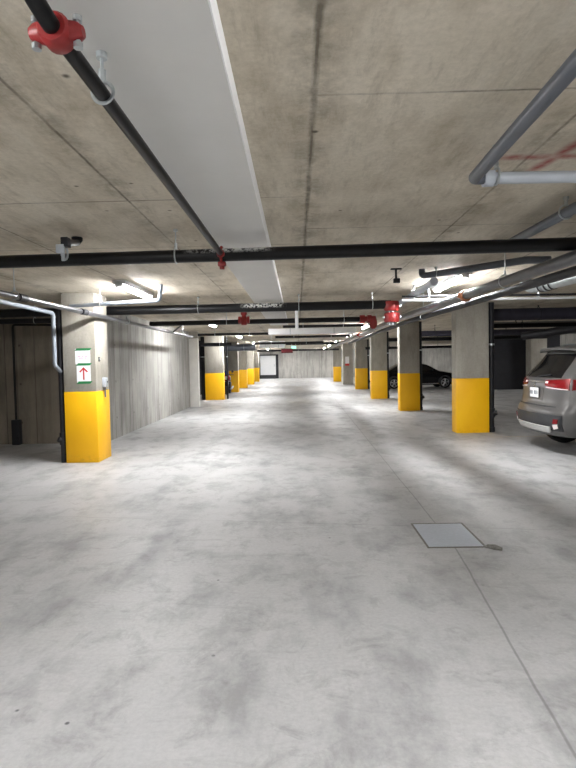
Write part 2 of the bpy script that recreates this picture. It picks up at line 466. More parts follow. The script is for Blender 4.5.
# ------------------------------------------------------------------ fluorescent fixtures
def fixture(x, y, label):
    t = empty('strip_light', (x, y, HC))
    tag(t, label, 'light', 'fluorescent strip lights on the ceiling')
    L = .76
    build('housing', box(NB(), -.09, .09, -L, L, -.058, 0, .006), M['white'], t, angle=25)
    bm = NB()
    prof = [(-.042, -.058), (-.044, -.068), (-.038, -.084), (-.02, -.096), (.02, -.096), (.038, -.084), (.044, -.068), (.042, -.058)]
    A = [bm.verts.new((px, -L + .03, pz_)) for px, pz_ in prof]; B = [bm.verts.new((px, L - .03, pz_)) for px, pz_ in prof]
    n = len(prof)
    for i in range(n): bm.faces.new((A[i], A[(i + 1) % n], B[(i + 1) % n], B[i]))
    bm.faces.new(A[::-1]); bm.faces.new(B)
    build('diffuser', bm, M['lens'], t)
    for sgn in (-1, 1):
        build('end_cap', box(NB(), -.055, .055, sgn * (L - .012) - .012, sgn * (L - .012) + .012, -.1, -.02, .008), M['white'], t, angle=25)
    return t
ords = ['behind the viewer', 'nearest overhead', 'first in view', 'second in view', 'third in view', 'fourth in view', 'fifth in view', 'sixth in view', 'added to brighten the end wall, seventh']
for i, y in enumerate((-6.2, .5, 8.35, 15.7, 23.2, 31.0, 38.6, 45.6, 50.8)):  # the last pair is added to brighten the end wall and door
    if i >= 2:
        fixture(-2.48, y, f'lit white fluorescent strip light left of the aisle, {ords[i]} from the front')
        fixture(2.32, {15.7: 18.1, 23.2: 24.2, 31.0: 31.9}.get(y, y - .15), f'lit white fluorescent strip light right of the aisle, {ords[i]} from the front')
    else:
        fixture(-2.48, y, f'lit white fluorescent strip light left of the aisle, {ords[i]}')
        fixture(2.32, y, f'lit white fluorescent strip light right of the aisle, {ords[i]}')
for (x, y, w) in ((10.5, 48, 'nearer the black car'), (15.5, 48, 'farther right'), (15.0, 24, 'by the pale wall patch')):  # added lamps, placed to light the walls at the far right
    fixture(x, y, f'added fluorescent strip light over the right-hand stalls, {w}')

# ------------------------------------------------------------------ pipes
def hanger(parent, x, y, z, r, mat, axis, top=HC, ringmat=None):
    h = build('hanger', tube(NB(), [(x, y, z + r + .02), (x, y, top)], .006, 8), mat, parent)
    build('clevis', ring(NB(), (x, y, z + .008), axis, r + .012, .007, 20, 6), ringmat or mat, h)
    build('swivel', tube(NB(), [(x, y, z + r + .012), (x, y, z + r + .06)], .014, 8), mat, h)
    build('ceiling_anchor', tube(NB(), [(x, y, top - .02), (x, y, top)], .02, 10), mat, h)
    return h
def under(x, y):          # the soffit above a point: the slab or the boxed strip
    return HC - .095 if -.79 < x < -.23 and y < 16.2 else HC
def pipe(name, label, cat, pts, r, mat, bend=0., hangers=(), seg=16, hmat=None, group=None, part='pipe_run'):
    t = empty(name, (0, 0, 0)); tag(t, label, cat, group)
    c = Vector(pts[0]); t.location = c
    loc = [Vector(p) - c for p in pts]
    build(part, tube(NB(), loc, r, seg, bend), mat, t)
    for (q, ax) in hangers:
        tp = under(q[0], q[1])
        q = Vector(q) - c
        hanger(t, q.x, q.y, q.z, r, hmat or M['galv'], ax, tp - c.z)
    t['_c'] = 0
    del t['_c']
    return t, c
def on(p, q, f): return Vector(p).lerp(Vector(q), f)
def coupling(parent, c, axis, r, mat, wide=.09, bolts=True, name='coupling'):
    """grooved two-bolt pipe coupling"""
    c = Vector(c); a = Vector(axis).normalized(); bm = NB()
    w = wide / 2
    lathe(bm, c, a, [(-w, r + .002), (-w, r + .014), (-w * .7, r + .022), (w * .7, r + .022), (w, r + .014), (w, r + .002)], 20)
    ref = Vector((0, 0, 1)) if abs(a.z) < .9 else Vector((1, 0, 0))
    u = a.cross(ref).normalized()
    for sg in (-1, 1):
        e = c + u * sg * (r + .022)
        tube(bm, [e - u * sg * .012, e + u * sg * .016, e + u * sg * .03], [w * .85, w * .7, w * .45], 10)
    o = build(name, bm, mat, parent)
    if bolts:
        v = a.cross(u)
        for sg in (-1, 1):
            e = c + u * sg * (r + .035)
            bb = tube(NB(), [e - v * .045, e - v * .03, e - v * .03, e + v * .03, e + v * .03, e + v * .045], [.014, .014, .008, .008, .014, .014], 8)
            build('bolt', bb, M['galv'], o)
    return o

X_, Y_ = Vector((1, 0, 0)), Vector((0, 1, 0))
# A: heavy black main across the aisle
a0, a1 = pz(0, 262, 2.56), pz(576, 244, 2.56)
dA = (a1 - a0) / (a1.x - a0.x)
A0, A1 = a0 + dA * (-3.2 - a0.x - 0) , a0 + dA * (6.5 - a0.x)
A0 = a0 + dA * (-6.5 - a0.x)
def onA(x): return a0 + dA * (x - a0.x)
t, c = pipe('sprinkler_main', 'thick black pipe crossing the whole aisle, nearest of the cross pipes, with white overspray', 'pipe', [A0, A1], .057, M['overspray'],
            hangers=[(onA(-1.06), X_), (onA(2.6), X_)], seg=24, hmat=M['galv'])
q = pz(68, 252, 2.56) - c
clamp = build('bracket', box(NB(), q.x - .03, q.x + .03, q.y - .075, q.y + .0, q.z + .03, q.z + .11, .006), M['iron'], t, angle=25)
tp = pz(77, 237.5, HC) - c
bm = NB(); tube(bm, [(q.x, q.y - .03, q.z + .07), (tp.x, tp.y, tp.z - .05), (tp.x, tp.y, tp.z - .03), (tp.x, tp.y, tp.z)], [.03, .028, .05, .05], 12)
build('ceiling_anchor', bm, M['iron'], clamp)
bm = NB(); ring(bm, (q.x - .03, q.y, q.z), X_, .062, .009, 24, 6); box(bm, q.x - .07, q.x - .0, q.y - .08, q.y - .05, q.z - .02, q.z + .05, .005)
box(bm, q.x - .03, q.x + .0, q.y - .07, q.y - .05, q.z - .085, q.z - .02, .005)
build('clip', bm, M['paleg'], clamp)

# B: black branch line running from above the viewer to the main
b1 = pz(221, 254, 2.56); b1 = onA(b1.x)
b0 = pz(57, 33, 2.56)
dB = (b1 - b0).normalized()
bs = b0 - dB * .05
top0 = Vector((bs.x - .015, bs.y - .10, 2.60))
t, c = pipe('sprinkler_branch', 'slim black pipe along the aisle with a red coupling at top left', 'pipe',
            [b1 - dB * .06, bs, Vector((bs.x - .012, bs.y - .09, 2.59)), Vector((bs.x - .03, bs.y - .16, HC))], .0255, M['black'], bend=.07, seg=20)
coupling(t, b0 - dB * .0 - c, dB, .0255, M['red'], .075)
hb = b0 + dB * .36
hanger(t, (hb - c).x, (hb - c).y, (hb - c).z, .0255, M['galv'], dB, HC - .095 - c.z)
tee = NB(); e = b1 - c
ring(tee, e, X_, .070, .012, 20, 8); tube(tee, [e - dB * .06, e - dB * .10], [.036, .032], 14)
box(tee, e.x - .036, e.x + .036, e.y - .03, e.y + .03, e.z - .10, e.z - .06, .01)
tube(tee, [e + Vector((0, 0, -.08)), e + Vector((0, 0, -.125))], .022, 12)
build('red_tee', tee, M['red'], t)

# C: second thick black main, ending in two red couplings on the right
c0, c1 = pz(110, 311, 2.585), pz(388, 304.5, 2.585)
dC = (c1 - c0) / (c1.x - c0.x)
def onC(x): return c0 + dC * (x - c0.x)
C0, C1 = onC(-7.5), c1
t, c = pipe('sprinkler_main', 'thick black pipe crossing the aisle second from the front, ending at red couplings', 'pipe', [C0, C1 + X_ * .05], .078, M['overspray'],
            hangers=[(onC(x), X_) for x in (-1.75, .05, 1.35)], seg=20)
vz = pY(391.5, 305, c1.y) - c
for zz in (.0, -.20):
    rc = build('red_coupling', lathe(NB(), (vz.x, vz.y, vz.z + zz - .02), (0, 0, 1), [(-.085, .09), (-.085, .118), (-.06, .135), (.06, .135), (.085, .118), (.085, .09)], 24), M['red'], t)
    for sg in (-1, 1):
        build('bolt', tube(NB(), [(vz.x + sg * .145, vz.y - .06, vz.z + zz - .02), (vz.x + sg * .145, vz.y + .06, vz.z + zz - .02)], .016, 8), M['galv'], rc)
build('drop_pipe', tube(NB(), [(vz.x, vz.y, vz.z + .06), (vz.x, vz.y, vz.z - .36)], .075, 18), M['steel'], t)
build('white_strap', box(NB(), onC(0.01).x - c.x - .03, onC(.01).x - c.x + .03, onC(0).y - c.y - .02, onC(0).y - c.y + .02, -.39, -.07, .006), M['white'], t, angle=25)

# C2: thinner black line behind and below
p0, p1 = pz(150, 324, 2.525), pz(366, 319, 2.525)
t, c = pipe('sprinkler_line', 'black pipe hung lower, just behind and below the second thick cross pipe', 'pipe', [p0, p1], .055, M['black'],
            hangers=[(on(p0, p1, f), X_) for f in (.36, .68, .9)])
e = pz(244, 320, 2.525) - c
bm = NB(); lathe(bm, e, X_, [(-.12, .056), (-.12, .075), (-.07, .078), (-.06, .062), (.06, .062), (.07, .078), (.12, .075), (.12, .056)], 18); lathe(bm, e, (0, 0, 1), [(-.11, .05), (-.09, .07), (.06, .06), (.09, .045), (.12, .07), (.16, .07), (.17, .03)], 16)
build('red_tee', bm, M['red'], t)
e = p1 - c
bm = NB(); lathe(bm, e, X_, [(-.14, .06), (-.14, .09), (-.03, .09), (-.03, .065), (.03, .065), (.03, .09), (.12, .09), (.12, .05)], 18)
lathe(bm, e + X_ * .16 + Vector((0, 0, -.06)), (0, 0, 1), [(-.16, .04), (-.1, .085), (.0, .085), (.12, .06)], 16)
build('red_valve', bm, M['red'], t)

# D: dark line along the left of the aisle, in front of the nearest column
d0, d1 = pz(0, 293, 2.42), pz(192, 337, 2.42)
dD = (d1 - d0).normalized()
D0 = d0 - dD * 3.5
tD, c = pipe('sprinkler_line', 'dark pipe with a bright top edge running along the left side past the nearest column', 'pipe', [D0, d1], .036, M['darksteel'],
            hangers=[(pz(x, y, 2.42), Y_) for x, y in ((14.5, 296), (127, 322), (183, 335))], hmat=M['galv'])
for f in (pz(22, 298, 2.42), pz(84, 312, 2.42)):
    lathe_bm = lathe(NB(), f - c, dD, [(-.09, .037), (-.09, .046), (.09, .046), (.09, .037)], 16)
    build('coupling', lathe_bm, M['iron'], tD)
build('sway_brace', tube(NB(), [pz(172, 333, 2.42) - c, pz(183, 324, 2.52) - c], .02, 8), M['iron'], tD)

# D2: pale gray drain that turns down beside the column
e0 = pz(-40, 292.5, 2.46); e1 = pz(53, 313, 2.46)
t, c = pipe('drain_pipe', 'pale gray drain pipe turning down into a black stack left of the nearest column', 'pipe',
            [e0, e1 + (e0 - e1).normalized() * 0, Vector((e1.x, e1.y, 1.62)), Vector((-3.92, 8.92, 1.5))], .032, M['midg'], bend=.07)
st = Vector((-3.92, 8.90, 0)) - c
stk = build('stack_pipe', tube(NB(), [st, st + Vector((0, 0, 2.55))], .044, 16), M['iron'], t)
bm = NB(); tube(bm, [st + Vector((0, -.0, .36)), st + Vector((-.06, -.05, .40))], .05, 14); lathe(bm, st + Vector((0, 0, .40)), (0, 0, 1), [(-.1, .045), (-.1, .058), (.1, .058), (.1, .045)], 16)
build('clean_out', bm, M['iron'], stk)

# conduit stub by the left light
g0, g1 = pz(-30, 306, 2.56), pz(160, 300.5, 2.56)
g0 = g1 + (pz(70, 306, 2.56) - g1) * 1.0
t, c = pipe('conduit', 'pale gray conduit from the nearest left column, its end turned up by the light', 'conduit', [g0, g1, Vector((g1.x + .02, g1.y, HC))], .03, M['midg'], bend=.07, hangers=[(on(g0, g1, .35), X_)])

# E: gray drain at the upper right with an elbow to a pale cross run
e0, e1 = pz(600, 36, 2.62), pz(475, 177, 2.62)
dE = (e1 - e0).normalized()
E1 = e1 + dE * .03
t, c = pipe('drain_pipe', 'gray drain pipe at upper right with an elbow to a pale cross pipe', 'pipe', [e0 - dE * .9, E1, E1 + Vector((.06, -.01, 0))], .034, M['gray'], bend=.055, seg=20)
cr1 = pz(640, 180, 2.615)
build('cross_run', tube(NB(), [E1 - c + Vector((.055, -.005, 0)), cr1 - c + Vector((1.2, -.05, 0))], .033, 18), M['paleg'], t)
q = E1 - c
build('elbow_collar', lathe(NB(), q + Vector((.075, -.005, -.002)), X_, [(-.02, .037), (-.02, .045), (.035, .045), (.035, .036)], 18), M['paleg'], t)
hanger(t, q.x + .125, q.y - .01, q.z, .035, M['galv'], X_, HC - c.z)
build('strut', box(NB(), pz(545, 188, 2.72).x - c.x, 1.9, q.y - .06, q.y - .02, q.z + .05, q.z + .09, .004), M['iron'], t, angle=25)

# F: gray pipe behind E
f0, f1 = pz(590, 200, 2.68), pz(510, 243, 2.68)
dF = (f1 - f0).normalized()
t, c = pipe('drain_pipe', 'dark gray pipe slanting down to the nearest black cross pipe at the right edge', 'pipe', [f0 - dF * .5, f1, f1 + dF * .35 + Vector((0, 0, .02)), f1 + dF * .45 + Vector((0, 0, .12))], .04, M['gray'], bend=.05,
            hangers=[(pz(566, 213, 2.68), Y_)])
# I: dark cross drain with turned-up end
i0, i1 = pz(422, 276, 2.71), pz(527, 260, 2.71)
h0 = pz(540, 286.5, 2.5); h1 = pz(576, 277, 2.5)
t, c = pipe('drain_pipe', 'dark gray drain pipe with an upturned end beside the right-hand light', 'pipe', [Vector((i0.x, i0.y, HC)), i0, i1, Vector((i1.x + .25, i1.y - .03, 2.70))], .043, M['gray'], bend=.10,
            hangers=[(on(i0, i1, .15), X_)])
# H: galvanised pipe with couplings, far right
dH = (h0 - h1).normalized()
t, c = pipe('galvanised_pipe', 'shiny galvanised pipe with two ringed couplings at the right edge', 'pipe',
            [h1 - dH * 1.0, h0, h0 + dH * .14 + Vector((-.06, 0, .0)), h0 + dH * .2 + Vector((-.12, 0, .17))], .072, M['galv'], bend=.10, seg=20)
for f in (.06, .2, .31):
    ring_bm = lathe(NB(), h0 - dH * f - c, dH, [(-.012, .072), (-.012, .08), (.012, .08), (.012, .072)], 20)
    build('coupling_ring', ring_bm, M['iron'], t)
hanger(t, (h0 - dH * .13 - c).x, (h0 - dH * .13 - c).y, -.0, .072, M['galv'], Y_, HC - c.z)

# G: long steel pipe along the right of the aisle, and its darker companion
g0, g1 = pz(576, 257, 2.43), pz(398, 319, 2.43)
dG = (g1 - g0).normalized()
gend = g1 + (g1 - Vector((g1.x, g1.y, 0)).normalized() * 0 - g1) + Vector((-.0, 24, 0))
tG, c = pipe('sprinkler_main', 'long gray steel pipe along the right side, from the right edge to the far end', 'pipe', [g0 - dG * 2.5, g1, gend], .057, M['darksteel'],
            hangers=[(pz(505, 282, 2.43), dG), (g1 + Y_ * 3, Y_), (g1 + Y_ * 9, Y_)], seg=20)
coupling(tG, pz(466, 295.5, 2.43) - c, dG, .06, M['rust'], .1, name='copper_coupling')
coupling(tG, g1 + Y_ * 6.5 - c, Y_, .06, M['red'], .12, name='red_coupling')
off = Vector((.155, 0, -.07))
k0, k1 = g0 + off, g1 + off
t, c = pipe('drain_pipe', 'darker pipe running just under the long gray steel pipe at right', 'pipe', [k0 - dG * 2.2, k1, k1 + Vector((0, 12, 0))], .045, M['iron'],
            hangers=[(on(k0, k1, .8), dG)])
# pale stub right of the aisle
l0, l1 = pz(434, 281.5, 2.66), pz(397, 305, 2.66)
t, c = pipe('drain_pipe', 'short pale capped pipe stub under the ceiling, left of the right-hand light', 'pipe', [l0, l1], .05, M['paleg'], hangers=[(on(l0, l1, .45), Y_)])
build('end_cap', lathe(NB(), l0 - c, (l0 - l1), [(-.06, .05), (-.06, .058), (.015, .058), (.02, .04)], 18), M['paleg'], t)
# thin conduits across, in front of the nearest right column
for (ya, yb, z, lab) in ((296.5, 294.5, 2.575, 'upper, dark one of two thin conduits crossing above the gray car'), (300.5, 297, 2.535, 'lower, white one of two thin conduits crossing above the gray car')):
    k0, k1 = pz(402, ya, z), pz(620, yb, z)
    pipe('conduit', lab, 'conduit', [k0, k1 + X_ * 2], .016 if z > 2.55 else .022, M['iron' if z > 2.55 else 'white'], seg=10, hangers=[(on(k0, k1, .12), X_), (on(k0, k1, .62), X_)])

# overhead lines farther down the aisle
def cross(name, label, x0, x1, y, z, r, mat, hang=2, group=None, seg=14, slope=0.):
    a, b = Vector((x0, y, z)), Vector((x1, y - slope * (x1 - x0), z))
    return pipe(name, label, 'pipe' if 'duct' not in name else 'duct', [a, b], r, mat, seg=seg, group=group, hangers=[(on(a, b, (k + .5) / hang), X_) for k in range(hang)], hmat=M['iron'] if x0 > 3 else None)
cross('sprinkler_line', 'thin black pipe sagging across the left half of the aisle, third cross pipe back', -3.4, .15, 18.6, 2.6, .045, M['black'], 3, slope=-.05)
cross('sprinkler_line', 'thin dark pipe just before the white cross duct', -.4, 2.0, 16.2, 2.66, .04, M['iron'], 2)
cross('sprinkler_line', 'thin black pipe crossing just behind the white cross duct', -.8, 2.0, 20.4, 2.55, .045, M['black'], 2)
cross('sprinkler_line', 'dark pipe crossing over the left wall end', -4.3, -2.5, 20.75, 2.33, .07, M['iron'], 2)
cross('spiral_duct', 'blue-gray round duct stub past the standalone left column', -4.2, -2.0, 26.2, 2.35, .16, M['gray'], 2)
cross('sprinkler_line', 'thin black cross pipe over the middle of the aisle beyond the white duct', -1.9, 1.2, 24.0, 2.45, .05, M['black'], 2)
cross('sprinkler_line', 'dark cross pipe near the green exit sign', -.6, 2.6, 30.0, 2.6, .06, M['black'], 2)
cross('sprinkler_line', 'farthest dark cross pipe before the end wall', -3.0, 3.2, 41.0, 2.5, .07, M['iron'], 3)
def duct(label, x0, x1, y0, y1, z0, z1):
    t = empty('rectangular_duct', ((x0 + x1) / 2, (y0 + y1) / 2, z0)); tag(t, label, 'duct')
    a, b = (x1 - x0) / 2, (y1 - y0) / 2
    build('body', box(NB(), -a, a, -b, b, 0, z1 - z0, .008), M['white'], t, angle=25)
    bm = NB()
    for fx in (-.5, .5): box(bm, a * fx - .015, a * fx + .015, -b - .012, b + .012, -.012, z1 - z0 + .012, .003)
    build('flange', bm, M['galv'], t, angle=25)
    for fx in (-.7, .7):
        build('hanger', tube(NB(), [(a * fx, 0, z1 - z0), (a * fx, 0, HC - z0)], .008, 8), M['galv'], t)
duct('long white rectangular duct across the middle of the aisle', -.9, 1.9, 17.3, 17.7, 2.5, 2.68)
duct('short white box duct left of the aisle, above the red sign', -1.95, -.62, 28.2, 28.6, 2.37, 2.71)
# right-hand bays
cross('insulated_pipe', 'thick dark wrapped pipe right behind the top of the nearest right column', 4.0, 13.5, 12.6, 2.6, .14, M['purple'], 3, seg=20)
cross('sprinkler_line', 'black pipe under the thick wrapped pipe in the dark right bay', 4.2, 13.5, 13.9, 2.42, .06, M['black'], 3)
cross('conduit', 'thin gray conduit over the dark right bay', 4.2, 13.5, 14.3, 2.52, .022, M['steel'], 3)
cross('insulated_pipe', 'dark pipe crossing behind the second right column', 3.6, 11, 19.0, 2.5, .1, M['purple'], 3)
cross('sprinkler_line', 'black pipe crossing behind the third right column', 3.4, 11, 24.0, 2.5, .08, M['black'], 3)
cross('sprinkler_line', 'black pipe crossing above the black car roof', 3.6, 11.2, 28.5, 2.25, .07, M['black'], 3)
k0, k1 = pY(545, 333, 17.2), pY(585, 327, 16.2)
pipe('drain_pipe', 'gray pipe seen over the roof of the gray car', 'pipe', [k0 - (k1 - k0) * .6, k1 + (k1 - k0) * 1], .13, M['iron'], hangers=[(k1, X_)])

# vertical stacks beside columns
def stack(x, y, r, label, hub=True, top=HC, mat='iron'):
    t = empty('stack_pipe', (x, y, 0)); tag(t, label, 'pipe', 'vertical stack pipes beside columns')
    build('pipe_run', tube(NB(), [(0, 0, 0), (0, 0, top)], r, 16), M[mat], t)
    if hub:
        bm = NB()
        lathe(bm, (0, 0, .42), (0, 0, 1), [(-.1, r), (-.1, r + .014), (.1, r + .014), (.1, r)], 16)
        tube(bm, [(0, 0, .36), (.06, -.05, .42), (.09, -.07, .43)], [r * .9, r * .95, r * .9], 12)
        build('clean_out', bm, M[mat], t)
        build('collar', lathe(NB(), (0, 0, .06), (0, 0, 1), [(-.06, r), (-.06, r + .012), (.05, r + .012), (.05, r)], 16), M[mat], t)
    bm = NB(); lathe(bm, (0, 0, 1.9), (0, 0, 1), [(-.02, r), (-.02, r + .008), (.02, r + .008), (.02, r)], 16)
    build('pipe_clip', bm, M['galv'], t)
    return t
stack(4.20, 11.75, .055, 'black vertical pipe with a clean-out, right side of the nearest right column')
stack(3.90, 17.15, .05, 'black vertical pipe on the right side of the second right column')
stack(3.81, 22.75, .045, 'black vertical pipe on the right side of the third right column')
stack(4.02, 30.6, .05, 'black vertical pipe on the right side of the fourth right column')
stack(-4.17, 23.87, .08, 'black vertical pipe left of the standalone left column', hub=False)
stack(-3.15, 24.3, .04, 'thin black vertical pipe right of the standalone left column', hub=False, mat='black')

# alcove conduit
w0, w1, w2 = pY(62, 325, 11.02), pY(12.5, 325, 11.02), pY(17.5, 419, 11.02)
t, c = pipe('conduit', 'thin black conduit on the dim alcove wall, dropping into a gray sleeve', 'conduit', [w0, w1, Vector((w1.x, w1.y, .05))], .022, M['black'], bend=.05, seg=12)
q = Vector((w1.x, w1.y, 0)) - c
build('gray_sleeve', box(NB(), q.x - .08, q.x + .08, q.y - .06, q.y + .07, q.z, q.z + .52, .012), M['iron'], t, angle=25)
cross('sprinkler_line', 'dim gray pipe high in the left alcove behind the nearest left column', -7.8, -4.2, 10.5, 2.50, .05, M['iron'], 2)
# ceiling bracket left of the right light
q = pz(396, 268.5, HC)
t = empty('ceiling_bracket', q); tag(t, 'small dark steel bracket hanging from the ceiling right of the aisle', 'bracket')
build('plate', box(NB(), -.07, .07, -.03, .03, -.015, 0, .004), M['iron'], t, angle=25)
build('stem', tube(NB(), [(0, 0, -.01), (0, 0, -.15)], .014, 10), M['iron'], t)
build('clamp', box(NB(), -.035, .05, -.03, .03, -.19, -.13, .008), M['iron'], t, angle=25)

# ------------------------------------------------------------------ floor hatch
hc = [pz(410.8, 523.7, 0), pz(463.4, 523.7, 0), pz(486, 547.4, 0), pz(428, 548.5, 0)]
hx0, hx1 = 1.08, 1.58; hy0, hy1 = 4.54, 5.23
t = empty('floor_hatch', ((hx0 + hx1) / 2, (hy0 + hy1) / 2, 0)); tag(t, 'pale steel hatch plate set in the floor right of the aisle middle', 'hatch')
a, b = (hx1 - hx0) / 2, (hy1 - hy0) / 2
bm = NB()
for (x0, x1, y0, y1) in ((-a, a, b - .018, b), (-a, a, -b, -b + .018), (-a, -a + .016, -b, b), (a - .016, a, -b, b)): box(bm, x0, x1, y0, y1, .0, .006, .001)
build('frame', bm, M['hatch_edge'], t, smooth=False)
build('plate', box(NB(), -a + .018, a - .018, -b + .02, b - .02, 0, .004, .001), M['hatch'], t, smooth=False)
bm = NB(); tube(bm, [(a - .0, -b - .0, .012), (a + .05, -b - .04, .014), (a + .10, -b - .075, .010)], [.016, .026, .014], 12); box(bm, a - .02, a + .03, -b - .02, -b + .03, 0, .014, .004)
build('lifting_lever', bm, M['brass'], t)

# ------------------------------------------------------------------ notices and boxes on columns
def sheet(x0, x1, z0, z1, y, label, tape_tops, tape_bottoms):
    t = empty('paper_notice', ((x0 + x1) / 2, y, z0)); tag(t, label, 'notice')
    cx = (x0 + x1) / 2
    build('sheet', box(NB(), x0 - cx, x1 - cx, -.003, 0, 0, z1 - z0), M['paper'], t, smooth=False)
    def tape(z):
        bm = NB(); w = (x1 - x0) / 2 + .01; s = .02
        vs = [(-w, -.0045, z - .02), (w - s, -.0045, z - .02), (w + s, -.0045, z + .02), (-w + s * 2, -.0045, z + .02)]
        fr_ = [bm.verts.new(v) for v in vs]; bk = [bm.verts.new((v[0], -.0032, v[2])) for v in vs]
        bm.faces.new(fr_); bm.faces.new(bk[::-1])
        for i in range(4): bm.faces.new((fr_[i], fr_[(i + 1) % 4], bk[(i + 1) % 4], bk[i]))
        build('tape', bm, M['green'], t, smooth=False)
    for z in tape_tops: tape(z1 - z0 + z)
    for z in tape_bottoms: tape(z)
    return t
yc = 8.83
n0, n1 = pY(75, 349, yc), pY(90.5, 364, yc)
t = sheet(n0.x, n1.x, n1.z, n0.z, yc, 'white notice with faint pink writing, upper of two on the nearest left column', [-.01], [])
w = (n1.x - n0.x)
for (x, ww, z) in ((-.06, .05, .13), (.0, .035, .13), (.055, .05, .13), (-.03, .07, .10), (.045, .04, .10)):
    build('pink_stroke', box(NB(), x - ww / 2, x + ww / 2, -.0042, -.003, z - .009, z + .009), M['pink'], t, smooth=False)
m0, m1 = pY(76.5, 364.5, yc), pY(91, 383, yc)
t = sheet(m0.x, m1.x, m1.z, m0.z, yc, 'white notice with a red up arrow, lower of two on the nearest left column', [-.0], [.01])
h = m0.z - m1.z
bm = NB(); zt = h - .045; zb = .055
def quadbox(bm, pts):
    f = [bm.verts.new((x, -.0042, z)) for x, z in pts]; k = [bm.verts.new((x, -.003, z)) for x, z in pts]
    bm.faces.new(f); bm.faces.new(k[::-1])
    n = len(pts)
    for i in range(n): bm.faces.new((f[i], f[(i + 1) % n], k[(i + 1) % n], k[i]))
quadbox(bm, [(-.012, zb), (.012, zb), (.012, zt - .047), (.055, zt - .09), (.072, zt - .072), (0, zt), (-.072, zt - .072), (-.055, zt - .09), (-.012, zt - .047)])
build('red_arrow', bm, M['arrow'], t, smooth=False)
# switch box on the aisle side
t = empty('switch_box', (-3.31, 9.15, 1.24)); tag(t, 'small gray switch box with a conduit on the aisle side of the nearest left column', 'switch')
build('box', box(NB(), 0, .06, -.05, .05, 0, .16, .006), M['paleg'], t, angle=25)
build('cover', box(NB(), .06, .066, -.045, .045, .01, .15, .002), M['galv'], t, angle=25)
build('conduit', tube(NB(), [(.03, 0, .0), (.03, 0, -.18)], .012, 10), M['gray'], t)
build('toggle', box(NB(), .066, .08, -.008, .008, .07, .1, .003), M['plastic'], t, angle=25)
t = empty('wall_anchor', (-3.31, 8.99, 1.71)); tag(t, 'tiny dark anchor plate on the nearest left column, above the switch box', 'anchor')
build('plate', box(NB(), 0, .006, -.03, .03, -.04, .04, .002), M['plastic'], t, angle=25)
build('bolt', tube(NB(), [(.006, 0, 0), (.022, 0, 0)], .012, 6), M['galv'], t)
# far notice on plain gray column
t = empty('paper_notice', (3.42, 36.9, 1.28)); tag(t, 'white and red notice on the plain gray column', 'notice')
build('sheet', box(NB(), -.13, .13, -.004, 0, .12, .62), M['paper'], t, smooth=False)
build('red_band', box(NB(), -.14, .14, -.006, 0, 0, .15), M['arrow'], t, smooth=False)
# hanging red sign and small green exit light
def hung(name, label, x, y, z, w, h, mat, cat, rim):
    t = empty(name, (x, y, z)); tag(t, label, cat)
    build('panel', box(NB(), -w / 2, w / 2, -.02, .02, -h / 2, h / 2, .006), mat, t, angle=25)
    bm = NB()
    for s in (-1, 1): tube(bm, [(s * w * .4, 0, h / 2 - .01), (s * w * .4, 0, HC - z)], .01, 8)
    build('hanger_rod', bm, M['galv'], t)
    if rim:
        bm = NB()
        for s in (-1, 1): box(bm, -w / 2 - .01, w / 2 + .01, -.025, .025, s * h / 2 - .015, s * h / 2 + .015, .004)
        build('rim', bm, M['iron'], t, angle=25)
    return t
hung('hanging_sign', 'dark red rectangular sign hung over the far aisle, left of centre', -.58, 32.0, 2.27, .68, .24, plain('dark_red_sign', lin(104, 22, 32), .5), 'sign', True)
hung('exit_light', 'tiny glowing green exit sign hung over the far aisle', -.16, 29.6, 2.40, .26, .12, M['tube_far'], 'sign', False)

